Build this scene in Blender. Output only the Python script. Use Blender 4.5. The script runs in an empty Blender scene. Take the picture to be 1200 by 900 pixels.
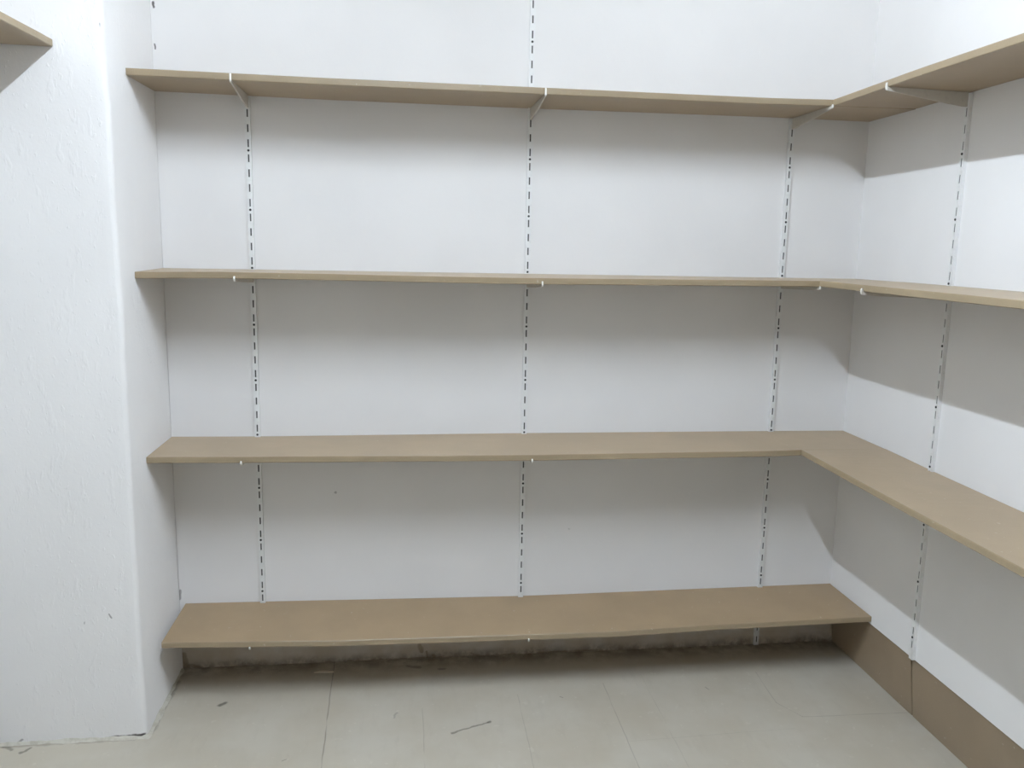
import bpy, bmesh, math, random
from mathutils import Vector, Matrix, noise
random.seed(7)
sc = bpy.context.scene
COL = sc.collection

# ------------------------------------------------------------------ camera
def make_camera():
    cx, cy, cz = -1.7214, -3.0676, 1.5854
    yaw, pitch, roll, f = -0.1262, 0.1634, 0.0186, 980.3
    cY, sY, cp, sp, cr, sr = (math.cos(yaw), math.sin(yaw), math.cos(pitch), math.sin(pitch), math.cos(roll), math.sin(roll))
    def world(x, fwd, up):
        Y = cp*fwd + sp*up; Z = -sp*fwd + cp*up
        return Vector((cY*x - sY*Y, sY*x + cY*Y, Z))
    right = world(cr, 0, sr); up = world(-sr, 0, cr); back = -world(0, 1, 0)
    m = Matrix((right, up, back)).transposed().to_4x4(); m.translation = Vector((cx, cy, cz))
    cd = bpy.data.cameras.new('camera'); co = bpy.data.objects.new('camera', cd); COL.objects.link(co)
    cd.sensor_width = 36; cd.lens = f/1200*36; cd.clip_start = 0.02
    co.matrix_world = m
    sc.camera = co
make_camera()

# ------------------------------------------------------------------ node helpers
class NT:
    def __init__(s, name):
        s.m = bpy.data.materials.new(name); s.m.use_nodes = True
        s.t = s.m.node_tree; s.b = s.t.nodes['Principled BSDF']
        s.co = s.n('ShaderNodeTexCoord').outputs['Object']
    def n(s, kind, **kw):
        nd = s.t.nodes.new(kind)
        for k, v in kw.items(): setattr(nd, k, v)
        return nd
    def put(s, sock, v):
        if isinstance(v, bpy.types.NodeSocket): s.t.links.new(v, sock)
        else: sock.default_value = v
    def math(s, op, a, b=0.0, clamp=False):
        nd = s.n('ShaderNodeMath', operation=op, use_clamp=clamp); s.put(nd.inputs[0], a); s.put(nd.inputs[1], b); return nd.outputs[0]
    def vmath(s, op, a, b=None, out=0):
        nd = s.n('ShaderNodeVectorMath', operation=op); s.put(nd.inputs[0], a)
        if b is not None: s.put(nd.inputs[1], b)
        return nd.outputs[out]
    def noise(s, scale, detail=3, rough=.5, vec=None, sc3=None, color=False):
        v = vec or s.co
        if sc3: v = s.vmath('MULTIPLY', v, sc3)
        nd = s.n('ShaderNodeTexNoise'); s.put(nd.inputs['Vector'], v)
        nd.inputs['Scale'].default_value = scale; nd.inputs['Detail'].default_value = detail; nd.inputs['Roughness'].default_value = rough
        return nd.outputs['Color' if color else 'Fac']
    def ramp(s, v, a, b, lo=0.0, hi=1.0):
        nd = s.n('ShaderNodeMapRange', interpolation_type='SMOOTHSTEP'); s.put(nd.inputs[0], v)
        for i, x in enumerate((a, b, lo, hi)): nd.inputs[i+1].default_value = x
        return nd.outputs[0]
    def mix(s, fac, a, b):
        nd = s.n('ShaderNodeMix', data_type='RGBA'); s.put(nd.inputs['Factor'], fac)
        s.put(nd.inputs['A'], a); s.put(nd.inputs['B'], b); return nd.outputs['Result']
    def wobble(s, amt, scale=9):
        c = s.vmath('SUBTRACT', s.noise(scale, 2, color=True), (.5, .5, .5))
        return s.vmath('ADD', s.co, s.vmath('MULTIPLY', c, (amt, amt, amt)))
    def seg(s, vec, A, B, r0, r1):
        """1 inside r0 of segment A-B, 0 beyond r1"""
        A = Vector(A); ba = Vector(B) - A
        pa = s.vmath('SUBTRACT', vec, tuple(A))
        h = s.math('DIVIDE', s.vmath('DOT_PRODUCT', pa, tuple(ba), 'Value'), max(ba.dot(ba), 1e-9), clamp=True)
        nd = s.n('ShaderNodeVectorMath', operation='SCALE'); nd.inputs[0].default_value = tuple(ba); s.put(nd.inputs['Scale'], h)
        d = s.vmath('LENGTH', s.vmath('SUBTRACT', pa, nd.outputs[0]), None, 'Value')
        return s.ramp(d, r0, r1, 1.0, 0.0)
    def bump(s, h, strength, dist=.001):
        nd = s.n('ShaderNodeBump'); nd.inputs['Strength'].default_value = strength; nd.inputs['Distance'].default_value = dist
        s.put(nd.inputs['Height'], h); s.t.links.new(nd.outputs[0], s.b.inputs['Normal'])
    def base(s, v): s.put(s.b.inputs['Base Color'], v)
    def rough(s, v): s.put(s.b.inputs['Roughness'], v)

WHITE = (.805, .79, .778, 1)
def wall_material(name, rough_plaster=False, marks=(), col=WHITE, foot=0.0):
    t = NT(name)
    big = t.ramp(t.noise(2.2, 3), .35, .7)
    c = t.mix(big, col, tuple(x*.965 for x in col[:3]) + (1,))
    # stray specks of dirt and chipped paint
    vo = t.n('ShaderNodeTexVoronoi'); t.put(vo.inputs['Vector'], t.wobble(.03, 30)); vo.inputs['Scale'].default_value = 9 if rough_plaster else 5
    sp = t.ramp(vo.outputs['Distance'], .018, .035, 1, 0)
    keep = t.ramp(t.noise(3.1, 1, vec=vo.outputs['Position'], sc3=(7, 7, 7)), .56, .60)
    c = t.mix(t.math('MULTIPLY', t.math('MULTIPLY', sp, keep), .55), c, (.22, .21, .2, 1))
    if marks:
        w = t.wobble(.012, 40)
        for (A, B, r, dark) in marks:
            c = t.mix(t.math('MULTIPLY', t.seg(w, A, B, r*.5, r*1.2), dark), c, (.05, .04, .035, 1))
    if foot:  # beige grime band; also carries the warm shade painted below the lowest shelf
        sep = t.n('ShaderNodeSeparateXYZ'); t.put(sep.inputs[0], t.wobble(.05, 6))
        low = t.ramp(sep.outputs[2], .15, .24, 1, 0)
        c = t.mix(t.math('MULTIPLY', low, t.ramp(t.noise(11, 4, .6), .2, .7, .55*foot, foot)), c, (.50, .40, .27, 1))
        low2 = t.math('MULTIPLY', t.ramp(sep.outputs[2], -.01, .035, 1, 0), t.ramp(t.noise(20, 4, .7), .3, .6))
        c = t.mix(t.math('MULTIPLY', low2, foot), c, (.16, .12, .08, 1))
    t.base(c); t.rough(.62); t.b.inputs['Diffuse Roughness'].default_value = .42
    h = t.math('ADD', t.math('MULTIPLY', t.noise(14, 4, .55), 1.4), t.math('MULTIPLY', t.noise(110, 3, .6), .35))
    if rough_plaster:
        run = t.ramp(t.noise(1, 3, .6, vec=t.wobble(.06, 5), sc3=(34, 34, 11)), .56, .72)
        chips = t.ramp(t.noise(1, 2, .6, sc3=(90, 90, 45)), .63, .72)
        h = t.math('ADD', t.math('MULTIPLY', h, 1.3), t.math('ADD', t.math('MULTIPLY', run, .8), t.math('MULTIPLY', chips, .9)))
        t.bump(h, .45, .0020)
    else:
        t.bump(h, .35, .0012)
    return t.m

def board_material(name, col, speck=.10):
    t = NT(name)
    fib = t.noise(420, 3, .7)
    cloud = t.noise(5, 3, .6)
    c = t.mix(t.ramp(cloud, .3, .7), tuple(x*.95 for x in col) + (1,), tuple(min(1, x*1.05) for x in col) + (1,))
    c = t.mix(t.math('MULTIPLY', t.ramp(fib, .35, .7), speck*2), c, tuple(x*.72 for x in col) + (1,))
    dust = t.ramp(t.noise(60, 2, .6), .70, .76)
    c = t.mix(t.math('MULTIPLY', dust, .25), c, (.7, .66, .58, 1))
    t.base(c); t.rough(.40); t.b.inputs['Specular IOR Level'].default_value = .6; t.b.inputs['Diffuse Roughness'].default_value = .8
    t.bump(fib, .18, .0006)
    return t.m

def metal_paint(name, col, r=.38):
    t = NT(name); t.base(t.mix(t.ramp(t.noise(70, 2), .5, .75), col + (1,), tuple(x*.93 for x in col) + (1,))); t.rough(r); return t.m

MDF = board_material('raw fibreboard', (.368, .28, .18))
MDF_LOW = board_material('browner fibreboard', (.355, .255, .15))  # browner tone for the bottom shelf board
MDF_EDGE = board_material('fibreboard cut edge', (.33, .255, .16), .14)
SKIRT = board_material('skirting fibreboard', (.275, .207, .138), .12)
BODY_SHADE = metal_paint('shaded white steel bracket body', (.56, .52, .455))  # shade under the shelf painted into the white enamel colour
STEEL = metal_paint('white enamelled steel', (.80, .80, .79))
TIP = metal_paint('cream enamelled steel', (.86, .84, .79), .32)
DARK = metal_paint('dark slot shade and backing', (.085, .083, .08), .6)  # painted shade inside the slots; also the backing behind the skirting
SCREW = metal_paint('blackened screw head', (.03, .03, .03), .5)

FZ = -.010   # floor height

# ------------------------------------------------------------------ mesh helpers
def link(name, bm, mats, parent=None, smooth=False):
    me = bpy.data.meshes.new(name); bmesh.ops.recalc_face_normals(bm, faces=bm.faces)
    bm.to_mesh(me); bm.free()
    for m in (mats if isinstance(mats, (list, tuple)) else [mats]): me.materials.append(m)
    if smooth:
        for p in me.polygons: p.use_smooth = True
    o = bpy.data.objects.new(name, me); COL.objects.link(o); o.parent = parent
    return o
def structure(o): o['kind'] = 'structure'; return o
def tag(o, label, cat, group=None):
    o['label'] = label; o['category'] = cat
    if group: o['group'] = group
    return o
def add_box(bm, lo, hi):
    vs = [bm.verts.new((x, y, z)) for z in (lo[2], hi[2]) for y in (lo[1], hi[1]) for x in (lo[0], hi[0])]
    for f in ((0,1,3,2),(4,6,7,5),(0,4,5,1),(1,5,7,3),(3,7,6,2),(2,6,4,0)): bm.faces.new([vs[i] for i in f])
    return vs
def box(name, lo, hi, mat, parent=None, bevel=0):
    bm = bmesh.new(); add_box(bm, lo, hi)
    if bevel: bmesh.ops.bevel(bm, geom=bm.edges[:], offset=bevel, segments=2, affect='EDGES')
    return link(name, bm, mat, parent)

# ------------------------------------------------------------------ room shell
H, W, D, XL, YF = 3.14, 2.5649, .4523, -3.03, -4.7
back_marks = [((-2.5535,0,2.345),(-2.554,0,2.362),.004,.9), ((-2.556,0,2.215),(-2.556,0,2.232),.003,.8),
              ((-1.676,0,.044),(-1.668,0,.020),.010,.9), ((-1.648,0,.016),(-1.645,0,-.01),.005,.8), ((-1.622,0,.0),(-1.62,0,-.01),.008,.8),
              ((-2.56,0,.045),(-2.548,0,-.01),.012,.8), ((-2.535,0,.0),(-2.50,0,-.01),.010,.7),
              ((-2.56,0,.30),(-2.563,0,.27),.006,.5), ((-1.21,0,-.008),(-.95,0,-.008),.006,.7), ((-1.95,0,-.012),(-1.3,0,-.012),.007,.6)]
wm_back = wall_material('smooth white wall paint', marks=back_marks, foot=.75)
wm_right = wall_material('white wall paint right')
wm_pillar = wall_material('rough white plaster', True, marks=[((-2.5649-.012,-D,2.19),(-2.5649-.014,-D,2.17),.003,.8),
              ((-2.655,-D,.42),(-2.648,-D,.405),.0025,.6), ((-2.73,-D,.395),(-2.73,-D,.39),.0022,.4),
              ((-2.69,-D,FZ+.003),(-2.566,-D,FZ+.012),.007,.95), ((-2.9,-D,FZ),(-2.7,-D,FZ),.006,.5), ((-2.955,-D,FZ+.004),(-2.94,-D,FZ+.016),.005,.5),
              ((-2.5649,-.44,FZ),(-2.5649,-.12,FZ),.006,.55)])
t = .15
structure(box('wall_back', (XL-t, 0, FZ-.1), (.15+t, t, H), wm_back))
structure(box('wall_right', (0, YF-t, .2126), (t, 0, H), wm_right))
structure(box('wall_left', (XL-t, YF-t, FZ-.1), (XL, 0, H), wall_material('bounce-dimming grey wall', col=(.66, .65, .62, 1))))  # out-of-view wall, greyed to hold down bounce light
structure(box('wall_front', (XL, YF-t, FZ-.1), (.15, YF, H), wall_material('bounce-dimming beige wall', col=(.30, .28, .25, 1))))  # unseen wall behind the camera, given a dark tone to cut ambient bounce
structure(box('ceiling', (XL-t, YF-t, H), (.15+t, t, H+t), wm_right))

# projecting pier on the left: subdivided so its plaster arris can wander a little
def pier():
    bm = bmesh.new()
    nz, nx = 70, 14
    xs = [XL + (-W - XL)*i/nx for i in range(nx+1)]
    R = .016
    prof = [(x, -D) for x in xs[:-1]] + [(-W - R*.9, -D)] + [(-W - R*(1-math.sin(a)), -D + R*(1-math.cos(a))) for a in (math.radians(q) for q in (20, 45, 70, 90))]
    prof += [(-W, -D + .03 + (D-.03)*i/9) for i in range(10)]
    rows = []
    for k in range(nz+1):
        z = FZ - .02 + (H - FZ + .02)*k/nz
        row = []
        for (x, y) in prof:
            e = max(0, 1 - math.hypot(x + W, y + D)/.10)
            a = noise.noise(Vector((z*3.1, 1.7, 0)))*.006*e + noise.noise(Vector((z*16, 4.2, 0)))*.0035*e
            b = noise.noise(Vector((x*5, y*5, z*2.5)))*.003*(0 if y > -.03 else 1)
            foot = max(0, 1 - (z-FZ)/.35)
            ex = -.006*e*(1 if z > 2 else 0)
            row.append(bm.verts.new((x + a + ex + (.0015*foot if x > -W-.02 else 0), y + b*(1 if x < -W-.02 else 0) - a*.5 , z)))
        rows.append(row)
    for k in range(nz):
        for i in range(len(prof)-1):
            bm.faces.new((rows[k][i], rows[k][i+1], rows[k+1][i+1], rows[k+1][i]))
    # close the block against the walls behind
    ends = []
    for r in (rows[0], rows[-1][::-1]):
        dup = [bm.verts.new(v.co) for v in r]; k_ = bm.verts.new((XL, 0, r[0].co.z))
        bm.faces.new(dup + [k_]); ends.append((dup, k_))
    (lo, lk), (hi, hk) = ends
    bm.faces.new((lo[0], lk, hk, hi[-1])); bm.faces.new((lk, lo[-1], hi[0], hk))
    return structure(link('wall_pier', bm, wm_pillar, smooth=True))
p = pier()
for po in p.data.polygons:
    if abs(po.normal.z) > .9: po.use_smooth = False

# floor: painted sheet boards with thin joints, scuffs, grime and some painted shade
def floor_material():
    t = NT('painted board floor')
    cl = t.ramp(t.noise(2.6, 4, .6), .3, .72)
    c = t.mix(cl, (.50, .455, .37, 1), (.56, .525, .45, 1))
    gr = t.ramp(t.noise(1, 4, .65, sc3=(26, 7, 1)), .50, .78)
    c = t.mix(t.math('MULTIPLY', gr, .22), c, (.40, .36, .29, 1))
    pale = t.ramp(t.noise(38, 3, .6), .66, .72)
    c = t.mix(t.math('MULTIPLY', pale, .25), c, (.68, .65, .57, 1))
    w = t.wobble(.010, 7)
    lines = [((-2.003,0,FZ),(-1.985,-.75,FZ),.0022,.75), ((-1.985,-.75,FZ),(-1.98,-2.4,FZ),.0022,.7),
             ((-1.670,-.36,FZ),(-1.675,-1.6,FZ),.0016,.38), ((-1.328,-.3,FZ),(-1.35,-1.6,FZ),.0016,.30),
             ((-1.003,-.25,FZ),(-1.014,-1.7,FZ),.0018,.42), ((-.845,-.20,FZ),(-.86,-1.6,FZ),.0015,.25),
             ((-.3975,-.22,FZ),(-.412,-.44,FZ),.0017,.42), ((-.412,-.44,FZ),(-.36,-.535,FZ),.0017,.42),
             ((-.36,-.535,FZ),(.03,-.545,FZ),.0017,.42), ((-1.0,-.62,FZ),(-.42,-.60,FZ),.0015,.18)]
    for A, B, r, k in lines:
        c = t.mix(t.math('MULTIPLY', t.seg(w, A, B, r*.3, r*1.6), k*.8), c, (.17, .145, .11, 1))
    w2 = t.wobble(.02, 30)
    sc_ = [((-1.576,-.521,FZ),(-1.455,-.467,FZ),.0045,.6), ((-1.452,-.467,FZ),(-1.446,-.466,FZ),.006,.7),
           ((-2.372,-.275,FZ),(-2.355,-.262,FZ),.008,.75), ((-2.11,-.62,FZ),(-2.10,-.615,FZ),.003,.5), ((-1.77,-.41,FZ),(-1.76,-.38,FZ),.004,.3),
           ((-2.925,-.50,FZ),(-2.905,-.48,FZ),.006,.6), ((-2.99,-.46,FZ),(-2.96,-.48,FZ),.007,.5),
           ((-3.0,-.46,FZ),(-2.6,-.455,FZ),.010,.35), ((-1.18,-.33,FZ),(-1.17,-.335,FZ),.003,.5), ((-.63,-.31,FZ),(-.62,-.33,FZ),.003,.35),
           ((-2.56,-.43,FZ),(-2.56,-.1,FZ),.012,.4), ((-1.72,-.06,FZ),(-1.68,-.07,FZ),.01,.5),((-1.6,-.09,FZ),(-1.585,-.09,FZ),.008,.5)]
    for A, B, r, k in sc_:
        c = t.mix(t.math('MULTIPLY', t.seg(w2, A, B, r*.4, r*1.5), k), c, (.07, .06, .045, 1))
    # grime along the back wall's foot, strengthened to paint shade under the lowest shelf
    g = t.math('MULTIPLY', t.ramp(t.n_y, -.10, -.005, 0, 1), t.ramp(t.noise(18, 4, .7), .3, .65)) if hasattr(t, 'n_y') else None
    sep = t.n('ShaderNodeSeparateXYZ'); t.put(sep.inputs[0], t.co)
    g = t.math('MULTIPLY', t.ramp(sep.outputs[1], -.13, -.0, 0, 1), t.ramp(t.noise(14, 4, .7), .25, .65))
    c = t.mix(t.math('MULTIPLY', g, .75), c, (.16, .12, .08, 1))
    t.base(c); t.rough(.5); t.b.inputs['Specular IOR Level'].default_value = .35
    t.bump(t.math('ADD', t.noise(9, 3), t.math('MULTIPLY', t.noise(160, 2), .15)), .25, .002)
    return t.m
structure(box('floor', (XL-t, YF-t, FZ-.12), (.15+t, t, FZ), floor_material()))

# skirting boards set back under the right wall plaster
def skirt(y0, y1):
    bm = bmesh.new(); vs = add_box(bm, (0, y0, FZ), (.02, y1, .2120))
    for v in vs: v.co.x += .003 + .025*(.212 - v.co.z)/.222
    bmesh.ops.bevel(bm, geom=bm.edges[:], offset=.0012, segments=2, affect='EDGES')
    return structure(link('baseboard_right', bm, SKIRT))
skirt(-.562, -.0005); skirt(YF, -.568)
structure(box('trim_1', (.0485, YF-.1, FZ), (.15, -.0005, .2126), DARK))

# crumbly plaster fillet where the pier meets the floor
def fillet():
    bm = bmesh.new(); rows = []
    path = [(XL + (-W-.004 - XL)*i/40, -D, 0, -1) for i in range(41)] + [(-W, -D, .7, -.7)] + [(-W, -D + .01 + (D-.02)*i/34, 1, 0) for i in range(35)]
    for i, (x, y, nx, ny) in enumerate(path):
        n1 = noise.noise(Vector((x*14, y*14, 3))); n2 = noise.noise(Vector((x*45, y*45, 9)))
        wv = .009 + .009*n1 + .005*n2 + (.006 if nx > .5 and y < -.2 else 0); hh = .009 + .006*n1 + .003*n2
        row = []
        for u, v in ((-.35, 1.1), (.05, 1), (.3, .55), (.65, .22), (1, -.05)):
            row.append(bm.verts.new((x + nx*wv*u, y + ny*wv*u, FZ + max(-.002, hh*v))))
        rows.append(row)
    for a, b in zip(rows, rows[1:]):
        for k in range(4): bm.faces.new((a[k], b[k], b[k+1], a[k+1]))
    t = NT('dirty plaster'); n = t.ramp(t.noise(26, 4, .7), .42, .62)
    t.base(t.mix(n, (.57, .545, .475, 1), (.47, .44, .37, 1))); t.rough(.8); t.bump(t.noise(80, 4), .5, .002)
    structure(link('trim_2', bm, t.m, smooth=True))
fillet()

# ------------------------------------------------------------------ shelves
TH = .0207
def interp(pts, s):
    if s <= pts[0][0]: return pts[0][1]
    for (a, za), (b, zb) in zip(pts, pts[1:]):
        if s <= b:
            u = (s-a)/(b-a); u = u*u*(3-2*u)*.4 + u*.6
            return za + (zb-za)*u
    return pts[-1][1]
def board(name, axis, s0, s1, back, front, zb, zf, seed=0, n=60, ragged=.0009):
    """long board; axis 'x' runs along the back wall, 'y' along a side wall; zb/zf list (s, top height) at back and front edge"""
    bm = bmesh.new(); rows = []
    c = .0018
    for i in range(n+1):
        s = s0 + (s1-s0)*i/n
        za, zc = interp(zb, s), interp(zf, s)
        e = noise.noise(Vector((s*23, seed*3.3, 0)))*ragged + noise.noise(Vector((s*90, seed, 5)))*ragged*.6
        sg = 1 if front > back else -1
        fr = front + e
        P = lambda q, z: (s, q, z) if axis == 'x' else (q, s, z)
        row = [P(back, za), P(fr - sg*c, zc), P(fr, zc - c), P(fr, zc - TH + c), P(fr - sg*c, zc - TH), P(back, za - TH)]
        rows.append([bm.verts.new(v) for v in row])
    for a, b in zip(rows, rows[1:]):
        for k in range(6):
            f = bm.faces.new((a[k], a[(k+1) % 6], b[(k+1) % 6], b[k]))
            f.material_index = 1 if k in (1, 2, 3, 5) else 0
    for r in (rows[0], rows[-1][::-1]):
        f = bm.faces.new(r); f.material_index = 1
    return link(name, bm, [MDF_LOW if seed == 7 else MDF, MDF_EDGE])

E_ = .0005
YE = -2.45   # the side boards run on out of view
# level 1 (top)
d1, d2, d3, d4 = .2942, .3142, .2995, .3160
r1, r2, r3 = .3009, .3092, .3200
S = {}
S['1b'] = board('shelf_board', 'x', -W+.001, -E_, -E_, -d1,
      [(-2.56,2.0985),(-1.95,2.0924),(-1.29,2.0905),(-.40,2.0925),(0,2.0904)],
      [(-2.56,2.0955),(-1.92,2.0907),(-1.44,2.0900),(-.53,2.0875),(-.30,2.0905),(0,2.091)], 1)
tag(S['1b'], 'long brown fibreboard shelf on the back wall, topmost level, seen from below', 'shelf', 'fibreboard shelves on the back wall')
S['1r'] = board('shelf_board', 'y', YE, -d1-.0022, -E_, -r1,
      [(-2.4,2.10),(-.80,2.0997),(-.59,2.0980),(-.29,2.0925)],
      [(-2.4,2.096),(-1.18,2.0958),(-.79,2.0960),(-.31,2.0905)], 2)
tag(S['1r'], 'brown fibreboard shelf on the right wall, topmost, rising to the upper right edge', 'shelf', 'fibreboard shelves on the right wall')
S['2b'] = board('shelf_board', 'x', -W+.001, -E_, -E_, -d2,
      [(-2.56,1.4878),(-1.34,1.4861),(0,1.4849)],
      [(-2.56,1.4848),(-2.30,1.4885),(-1.38,1.4823),(-.35,1.4861),(0,1.486)], 3)
tag(S['2b'], 'long brown fibreboard shelf on the back wall, second from top, seen edge-on', 'shelf', 'fibreboard shelves on the back wall')
S['2r'] = board('shelf_board', 'y', YE, -d2-.0022, -E_, -r2,
      [(-2.4,1.484),(-.90,1.4850),(-.32,1.4868)],
      [(-2.4,1.482),(-1.29,1.4832),(-.82,1.4851),(-.31,1.4875)], 4)
tag(S['2r'], 'brown fibreboard shelf on the right wall, second from top, seen nearly edge-on', 'shelf', 'fibreboard shelves on the right wall')
S['3b'] = board('shelf_board', 'x', -W+.001, -E_, -E_, -d3,
      [(-2.56,.8856),(-2.27,.8840),(-1.28,.8870),(-.31,.8862),(0,.885)],
      [(-2.56,.8862),(-2.22,.8833),(-1.32,.8776),(-.45,.8807),(-.31,.8838),(0,.8835)], 5)
tag(S['3b'], 'long brown fibreboard shelf on the back wall, third from top, top face showing', 'shelf', 'fibreboard shelves on the back wall')
S['3r'] = board('shelf_board', 'y', YE, -d3-.0012, -E_, -r3,
      [(-2.4,.870),(-1.0,.8722),(-.66,.8765),(-.30,.8842)],
      [(-2.4,.876),(-1.41,.8763),(-.85,.8786),(-.30,.8840)], 6)
tag(S['3r'], 'brown fibreboard shelf on the right wall, lowest there, top face slanting towards lower right', 'shelf', 'fibreboard shelves on the right wall')
S['4b'] = board('shelf_board', 'x', -2.5425, -.002, -E_, -d4,
      [(-2.54,.2490),(-1.26,.2343),(0,.2428)],
      [(-2.54,.2497),(-2.23,.2402),(-1.95,.2318),(-1.48,.2284),(-.98,.2248),(-.60,.2355),(0,.2440)], 7)
tag(S['4b'], 'brown fibreboard shelf just above the floor, bottom level, sagging slightly in the middle', 'shelf', 'fibreboard shelves on the back wall')
LLs = board('shelf_board', 'y', YE, -D-.004, XL+E_, -2.707,
      [(-2.4,2.128),(-D,2.138)], [(-2.4,2.11),(-.76,2.1300),(-D,2.1345)], 8)
tag(LLs, 'end of a brown fibreboard shelf poking in at upper left, against the white pier', 'shelf')

# ------------------------------------------------------------------ slotted wall standards
Z0, PITCH = 1.967, .05
SW, SD, SLW, SLH = .019, .012, .0050, .026
def standard(label, top, bottom=.012, lo_i=60):
    """built at the origin facing -y, standing on the wall plane y=0"""
    root = bpy.data.objects.new('wall_standard', None); COL.objects.link(root)
    bm = bmesh.new()
    zs = [bottom]; holes = []
    i = math.ceil((Z0-top+SLH)/PITCH)
    while Z0 - i*PITCH - SLH/2 > bottom + .01:
        holes.append(Z0 - i*PITCH); i += 1
    holes.sort()
    for h in holes: zs += [h-SLH/2, h+SLH/2]
    zs.append(top)
    xs = [-SW/2, -SLW/2, SLW/2, SW/2]
    g = [[bm.verts.new((x, -SD, z)) for x in xs] for z in zs]
    for k in range(len(zs)-1):
        for j in range(3):
            if j == 1 and k % 2 == 1: continue
            bm.faces.new((g[k][j], g[k][j+1], g[k+1][j+1], g[k+1][j]))
    # slot rims give the face its steel thickness
    for k in range(1, len(zs)-1, 2):
        q = [g[k][1], g[k][2], g[k+1][2], g[k+1][1]]
        inn = [bm.verts.new((v.co.x, -SD+.0015, v.co.z)) for v in q]
        for a in range(4): bm.faces.new((q[a], q[(a+1) % 4], inn[(a+1) % 4], inn[a]))
    # flanges back to the wall, ends
    for j, x in ((0, -SW/2), (3, SW/2)):
        bk = [bm.verts.new((x, -.0003, z)) for z in zs]
        for k in range(len(zs)-1): bm.faces.new((g[k][j], g[k+1][j], bk[k+1], bk[k]))
    me_ch = link('channel', bm, STEEL, root)
    bm = bmesh.new(); add_box(bm, (-SW/2+.0006, -SD+.004, bottom+.002), (SW/2-.0006, -SD+.005, top-.002))
    link('slot_shade', bm, DARK, root)  # dark strip added to paint the shade inside the slots
    # screws between every fourth pair of slots
    n = -20
    while n < 60:
        z = Z0 - (n+.5)*PITCH + .001
        if (n-1) % 4 == 0 and bottom+.01 < z < top-.01:
            bm = bmesh.new()
            bmesh.ops.create_cone(bm, cap_ends=True, segments=14, radius1=.0042, radius2=.0034, depth=.0022,
                                  matrix=Matrix.Translation((0, -SD-.0009, z)) @ Matrix.Rotation(math.pi/2, 4, 'X'))
            link('screw', bm, SCREW, root)
        n += 1
    return tag(root, label, 'shelf standard', 'slotted shelf standards')
X1, X2, X3, Y4 = -2.2575, -1.2840, -.3061, -.5816
st = standard('slotted white steel wall upright, leftmost on the back wall, nearest the pier', 2.074, bottom=.205); st.location = (X1-.004, 0, 0); st.rotation_euler = (0, 0, 0)
st = standard('slotted white steel wall upright in the middle, the only one continuing above the top shelf', 3.0, bottom=.20); st.location = (X2, 0, 0)
st = standard('slotted white steel wall upright on the back wall, nearest the right corner', 2.066, bottom=-.008); st.location = (X3, 0, 0)
st = standard('slotted white steel wall upright fixed to the right wall', 2.074, bottom=.2135); st.location = (0, Y4, 0); st.rotation_euler = (0, 0, -math.pi/2)

# ------------------------------------------------------------------ shelf brackets
def bracket(label, loc, rz, L, lip, seat=0.0, drop=.040, skew=0.0, nib=.007):
    """L reach from the wall to the outside of the shelf's front edge; built facing -y, z=0 is the shelf's underside"""
    T = .0048
    prof = [(-SD-.0005, -.0006+seat), (-L-.0012, -.0006), (-L-.0012, lip-.002), (-L-.0022, lip), (-L-.0045, lip-.0005), (-L-.0062, lip-.004),
            (-L-.0066, -.001), (-L-.0050, -nib+.002), (-L-.001, -nib), (-L+.03, -nib-.003), (-L*.55, -drop*.55-.004), (-L*.25, -drop*.85), (-.035, -drop), (-SD-.0005, -drop)]
    bm = bmesh.new()
    def sx(y): return skew*max(0, (-y-SD))/L
    A = [bm.verts.new((-T/2 + sx(y), y, z)) for y, z in prof]; B = [bm.verts.new((T/2 + sx(y), y, z)) for y, z in prof]
    fa = bm.faces.new(A); fb = bm.faces.new(B[::-1])
    side = []
    for k in range(len(prof)):
        side.append(bm.faces.new((A[k], A[(k+1) % len(prof)], B[(k+1) % len(prof)], B[k])))
    bmesh.ops.triangulate(bm, faces=[fa, fb])
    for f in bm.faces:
        f.material_index = 1 if f.calc_center_median().y < -L+.002 else 0  # only the lip keeps its lit tone; the body has shade painted in
    o = link('shelf_bracket', bm, [BODY_SHADE, TIP])
    o.location = loc; o.rotation_euler = (0, 0, rz)
    return tag(o, label, 'shelf bracket', 'white steel shelf brackets')
names1 = {1: 'topmost shelf', 2: 'second shelf from the top', 3: 'third shelf from the top', 4: 'lowest shelf'}
def under(key, zf, zb): return zf - TH, zb - zf
brs = [ # (level, standard x, shelf front top z, shelf back top z, depth, lip, skew)
 (1, X1-.002, 2.0935, 2.0955, d1, .019, .002), (1, X2, 2.0896, 2.0905, d1, .0195, .006),
 (2, X1-.002, 1.4878, 1.4878, d2, .0085, -.004), (2, X2, 1.4826, 1.4861, d2, .0105, .007),
 (3, X1-.002, .8834, .8840, d3, .0075, -.006), (3, X2, .8777, .8870, d3, .0075, -.012),
 (4, X1-.002, .2404, .2458, d4, .004, .004), (4, X2, .2272, .2343, d4, .007, -.012)]
for lv, x, zf, zb, d, lip, sk in brs:
    which = 'leftmost' if x < -2 else 'middle'
    bracket('white bracket under the %s, on the back wall\'s %s upright' % (names1[lv], which),
            (x, 0, zf-TH), 0, d, lip, seat=zb-zf-.0, skew=sk, drop=.024 if lv == 2 else .040)
bracket('white bracket under the topmost shelf, on the upright nearest the right corner', (X3, 0, 2.0905-TH), 0, .3015, .004, skew=.0, nib=.010)
bracket('white bracket tip under the second shelf, near the right corner on the back wall', (X3, 0, 1.4865-TH), 0, .3175, .003, skew=-.002, nib=.010, drop=.022)
bracket('white steel bracket under the topmost right-wall shelf, with a curved bright tip', (0, Y4, 2.0945-TH), -math.pi/2, r1+.0015, .012, seat=.003, skew=.045, nib=.011)
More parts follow.
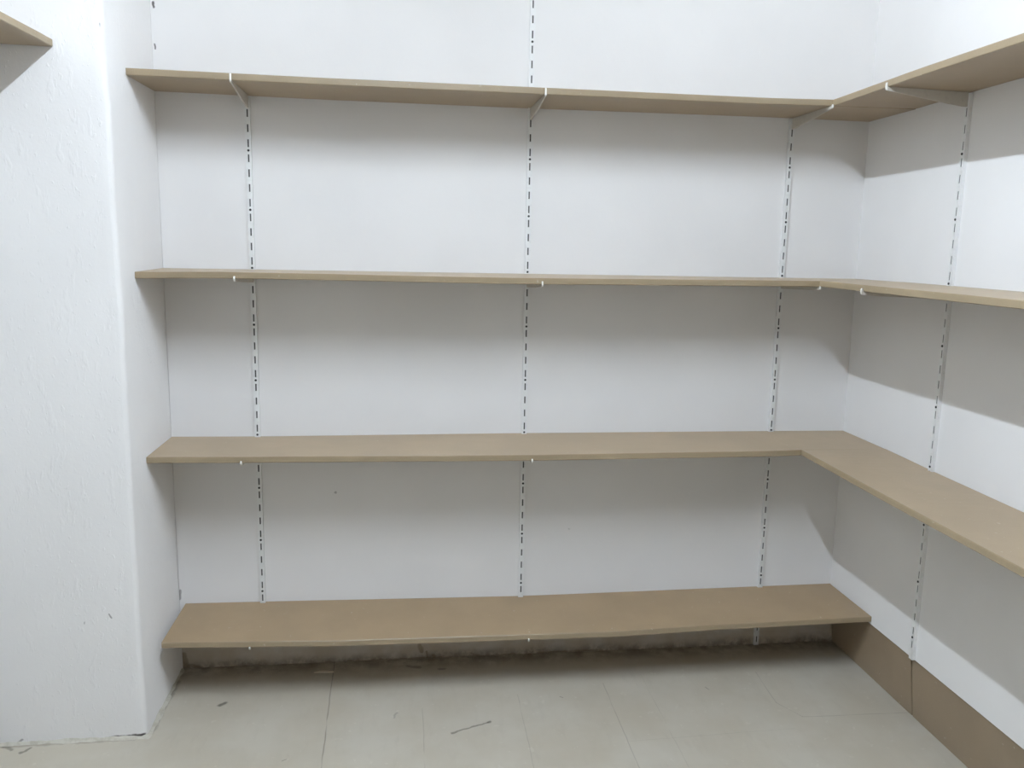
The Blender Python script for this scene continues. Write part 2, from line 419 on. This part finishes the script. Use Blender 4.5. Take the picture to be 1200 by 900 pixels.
bracket('white bracket tip under the right-wall shelf at the second level', (0, Y4, 1.4862-TH), -math.pi/2, r2+.0015, .010, skew=.018, nib=.010, drop=.022)

# ------------------------------------------------------------------ splinter on the floor under the lowest shelf
bm = bmesh.new()
n = 7; rows = []
for i in range(n+1):
    u = i/n; r = .006*(1 - .55*abs(2*u-1)**2) ; x = -.036 + .072*u; yy = .003*math.sin(u*5); z = FZ + .0005
    rows.append([bm.verts.new((x, yy - r, z)), bm.verts.new((x, yy + r, z)), bm.verts.new((x, yy + r*.6, z+r*1.0)), bm.verts.new((x, yy - r*.7, z + r*.8))])
for a, b in zip(rows, rows[1:]):
    for k in range(4): bm.faces.new((a[k], a[(k+1) % 4], b[(k+1) % 4], b[k]))
bm.faces.new(rows[0]); bm.faces.new(rows[-1][::-1])
ch = link('wood_splinter', bm, board_material('pale splinter wood', (.55, .47, .36)))
ch.location = (-2.035, -.078, 0); ch.rotation_euler = (0, 0, .05)
tag(ch, 'small pale splinter of wood lying on the floor beneath the lowest shelf', 'splinter')

# ------------------------------------------------------------------ ceiling lamp (bare fluorescent batten, overhead and out of view)
LX, LY0, LY1, LZ = -1.655, -2.72, -1.42, 3.02
lamp = bpy.data.objects.new('ceiling_lamp', None); COL.objects.link(lamp); lamp.location = (LX, (LY0+LY1)/2, H)
tag(lamp, 'bare fluorescent tube batten fixed to the white ceiling', 'lamp')
bm = bmesh.new(); hl = (LY1-LY0)/2
add_box(bm, (-.03, -hl-.03, -.055), (.03, hl+.03, -.001)); bmesh.ops.bevel(bm, geom=bm.edges[:], offset=.004, segments=2, affect='EDGES')
link('housing', bm, STEEL, lamp)
for s in (-1, 1):
    bm = bmesh.new(); add_box(bm, (-.014, s*(hl+.012)-.012, LZ-H-.02), (.014, s*(hl+.012)+.012, -.05)); link('tube_holder', bm, STEEL, lamp)
bm = bmesh.new(); bmesh.ops.create_cone(bm, cap_ends=True, segments=16, radius1=.014, radius2=.014, depth=2*hl, matrix=Matrix.Translation((0, 0, LZ-H)) @ Matrix.Rotation(math.pi/2, 4, 'X'))
tm = NT('lit fluorescent tube'); tm.base((.9, .9, .9, 1))
tm.b.inputs['Emission Color'].default_value = (.815, .93, 1.06, 1); tm.b.inputs['Emission Strength'].default_value = 475
link('tube', bm, tm.m, lamp, smooth=True)

w = bpy.data.worlds.new('world'); sc.world = w; w.use_nodes = True
w.node_tree.nodes['Background'].inputs[0].default_value = (.8, .85, .9, 1); w.node_tree.nodes['Background'].inputs[1].default_value = .1

sc.view_settings.view_transform = 'Standard'; sc.view_settings.look = 'None'
sc.view_settings.gamma = 1; sc.view_settings.exposure = 0; sc.view_settings.use_curve_mapping = False
sc.cycles.use_denoising = True
sc.cycles.max_bounces = 10; sc.cycles.diffuse_bounces = 8
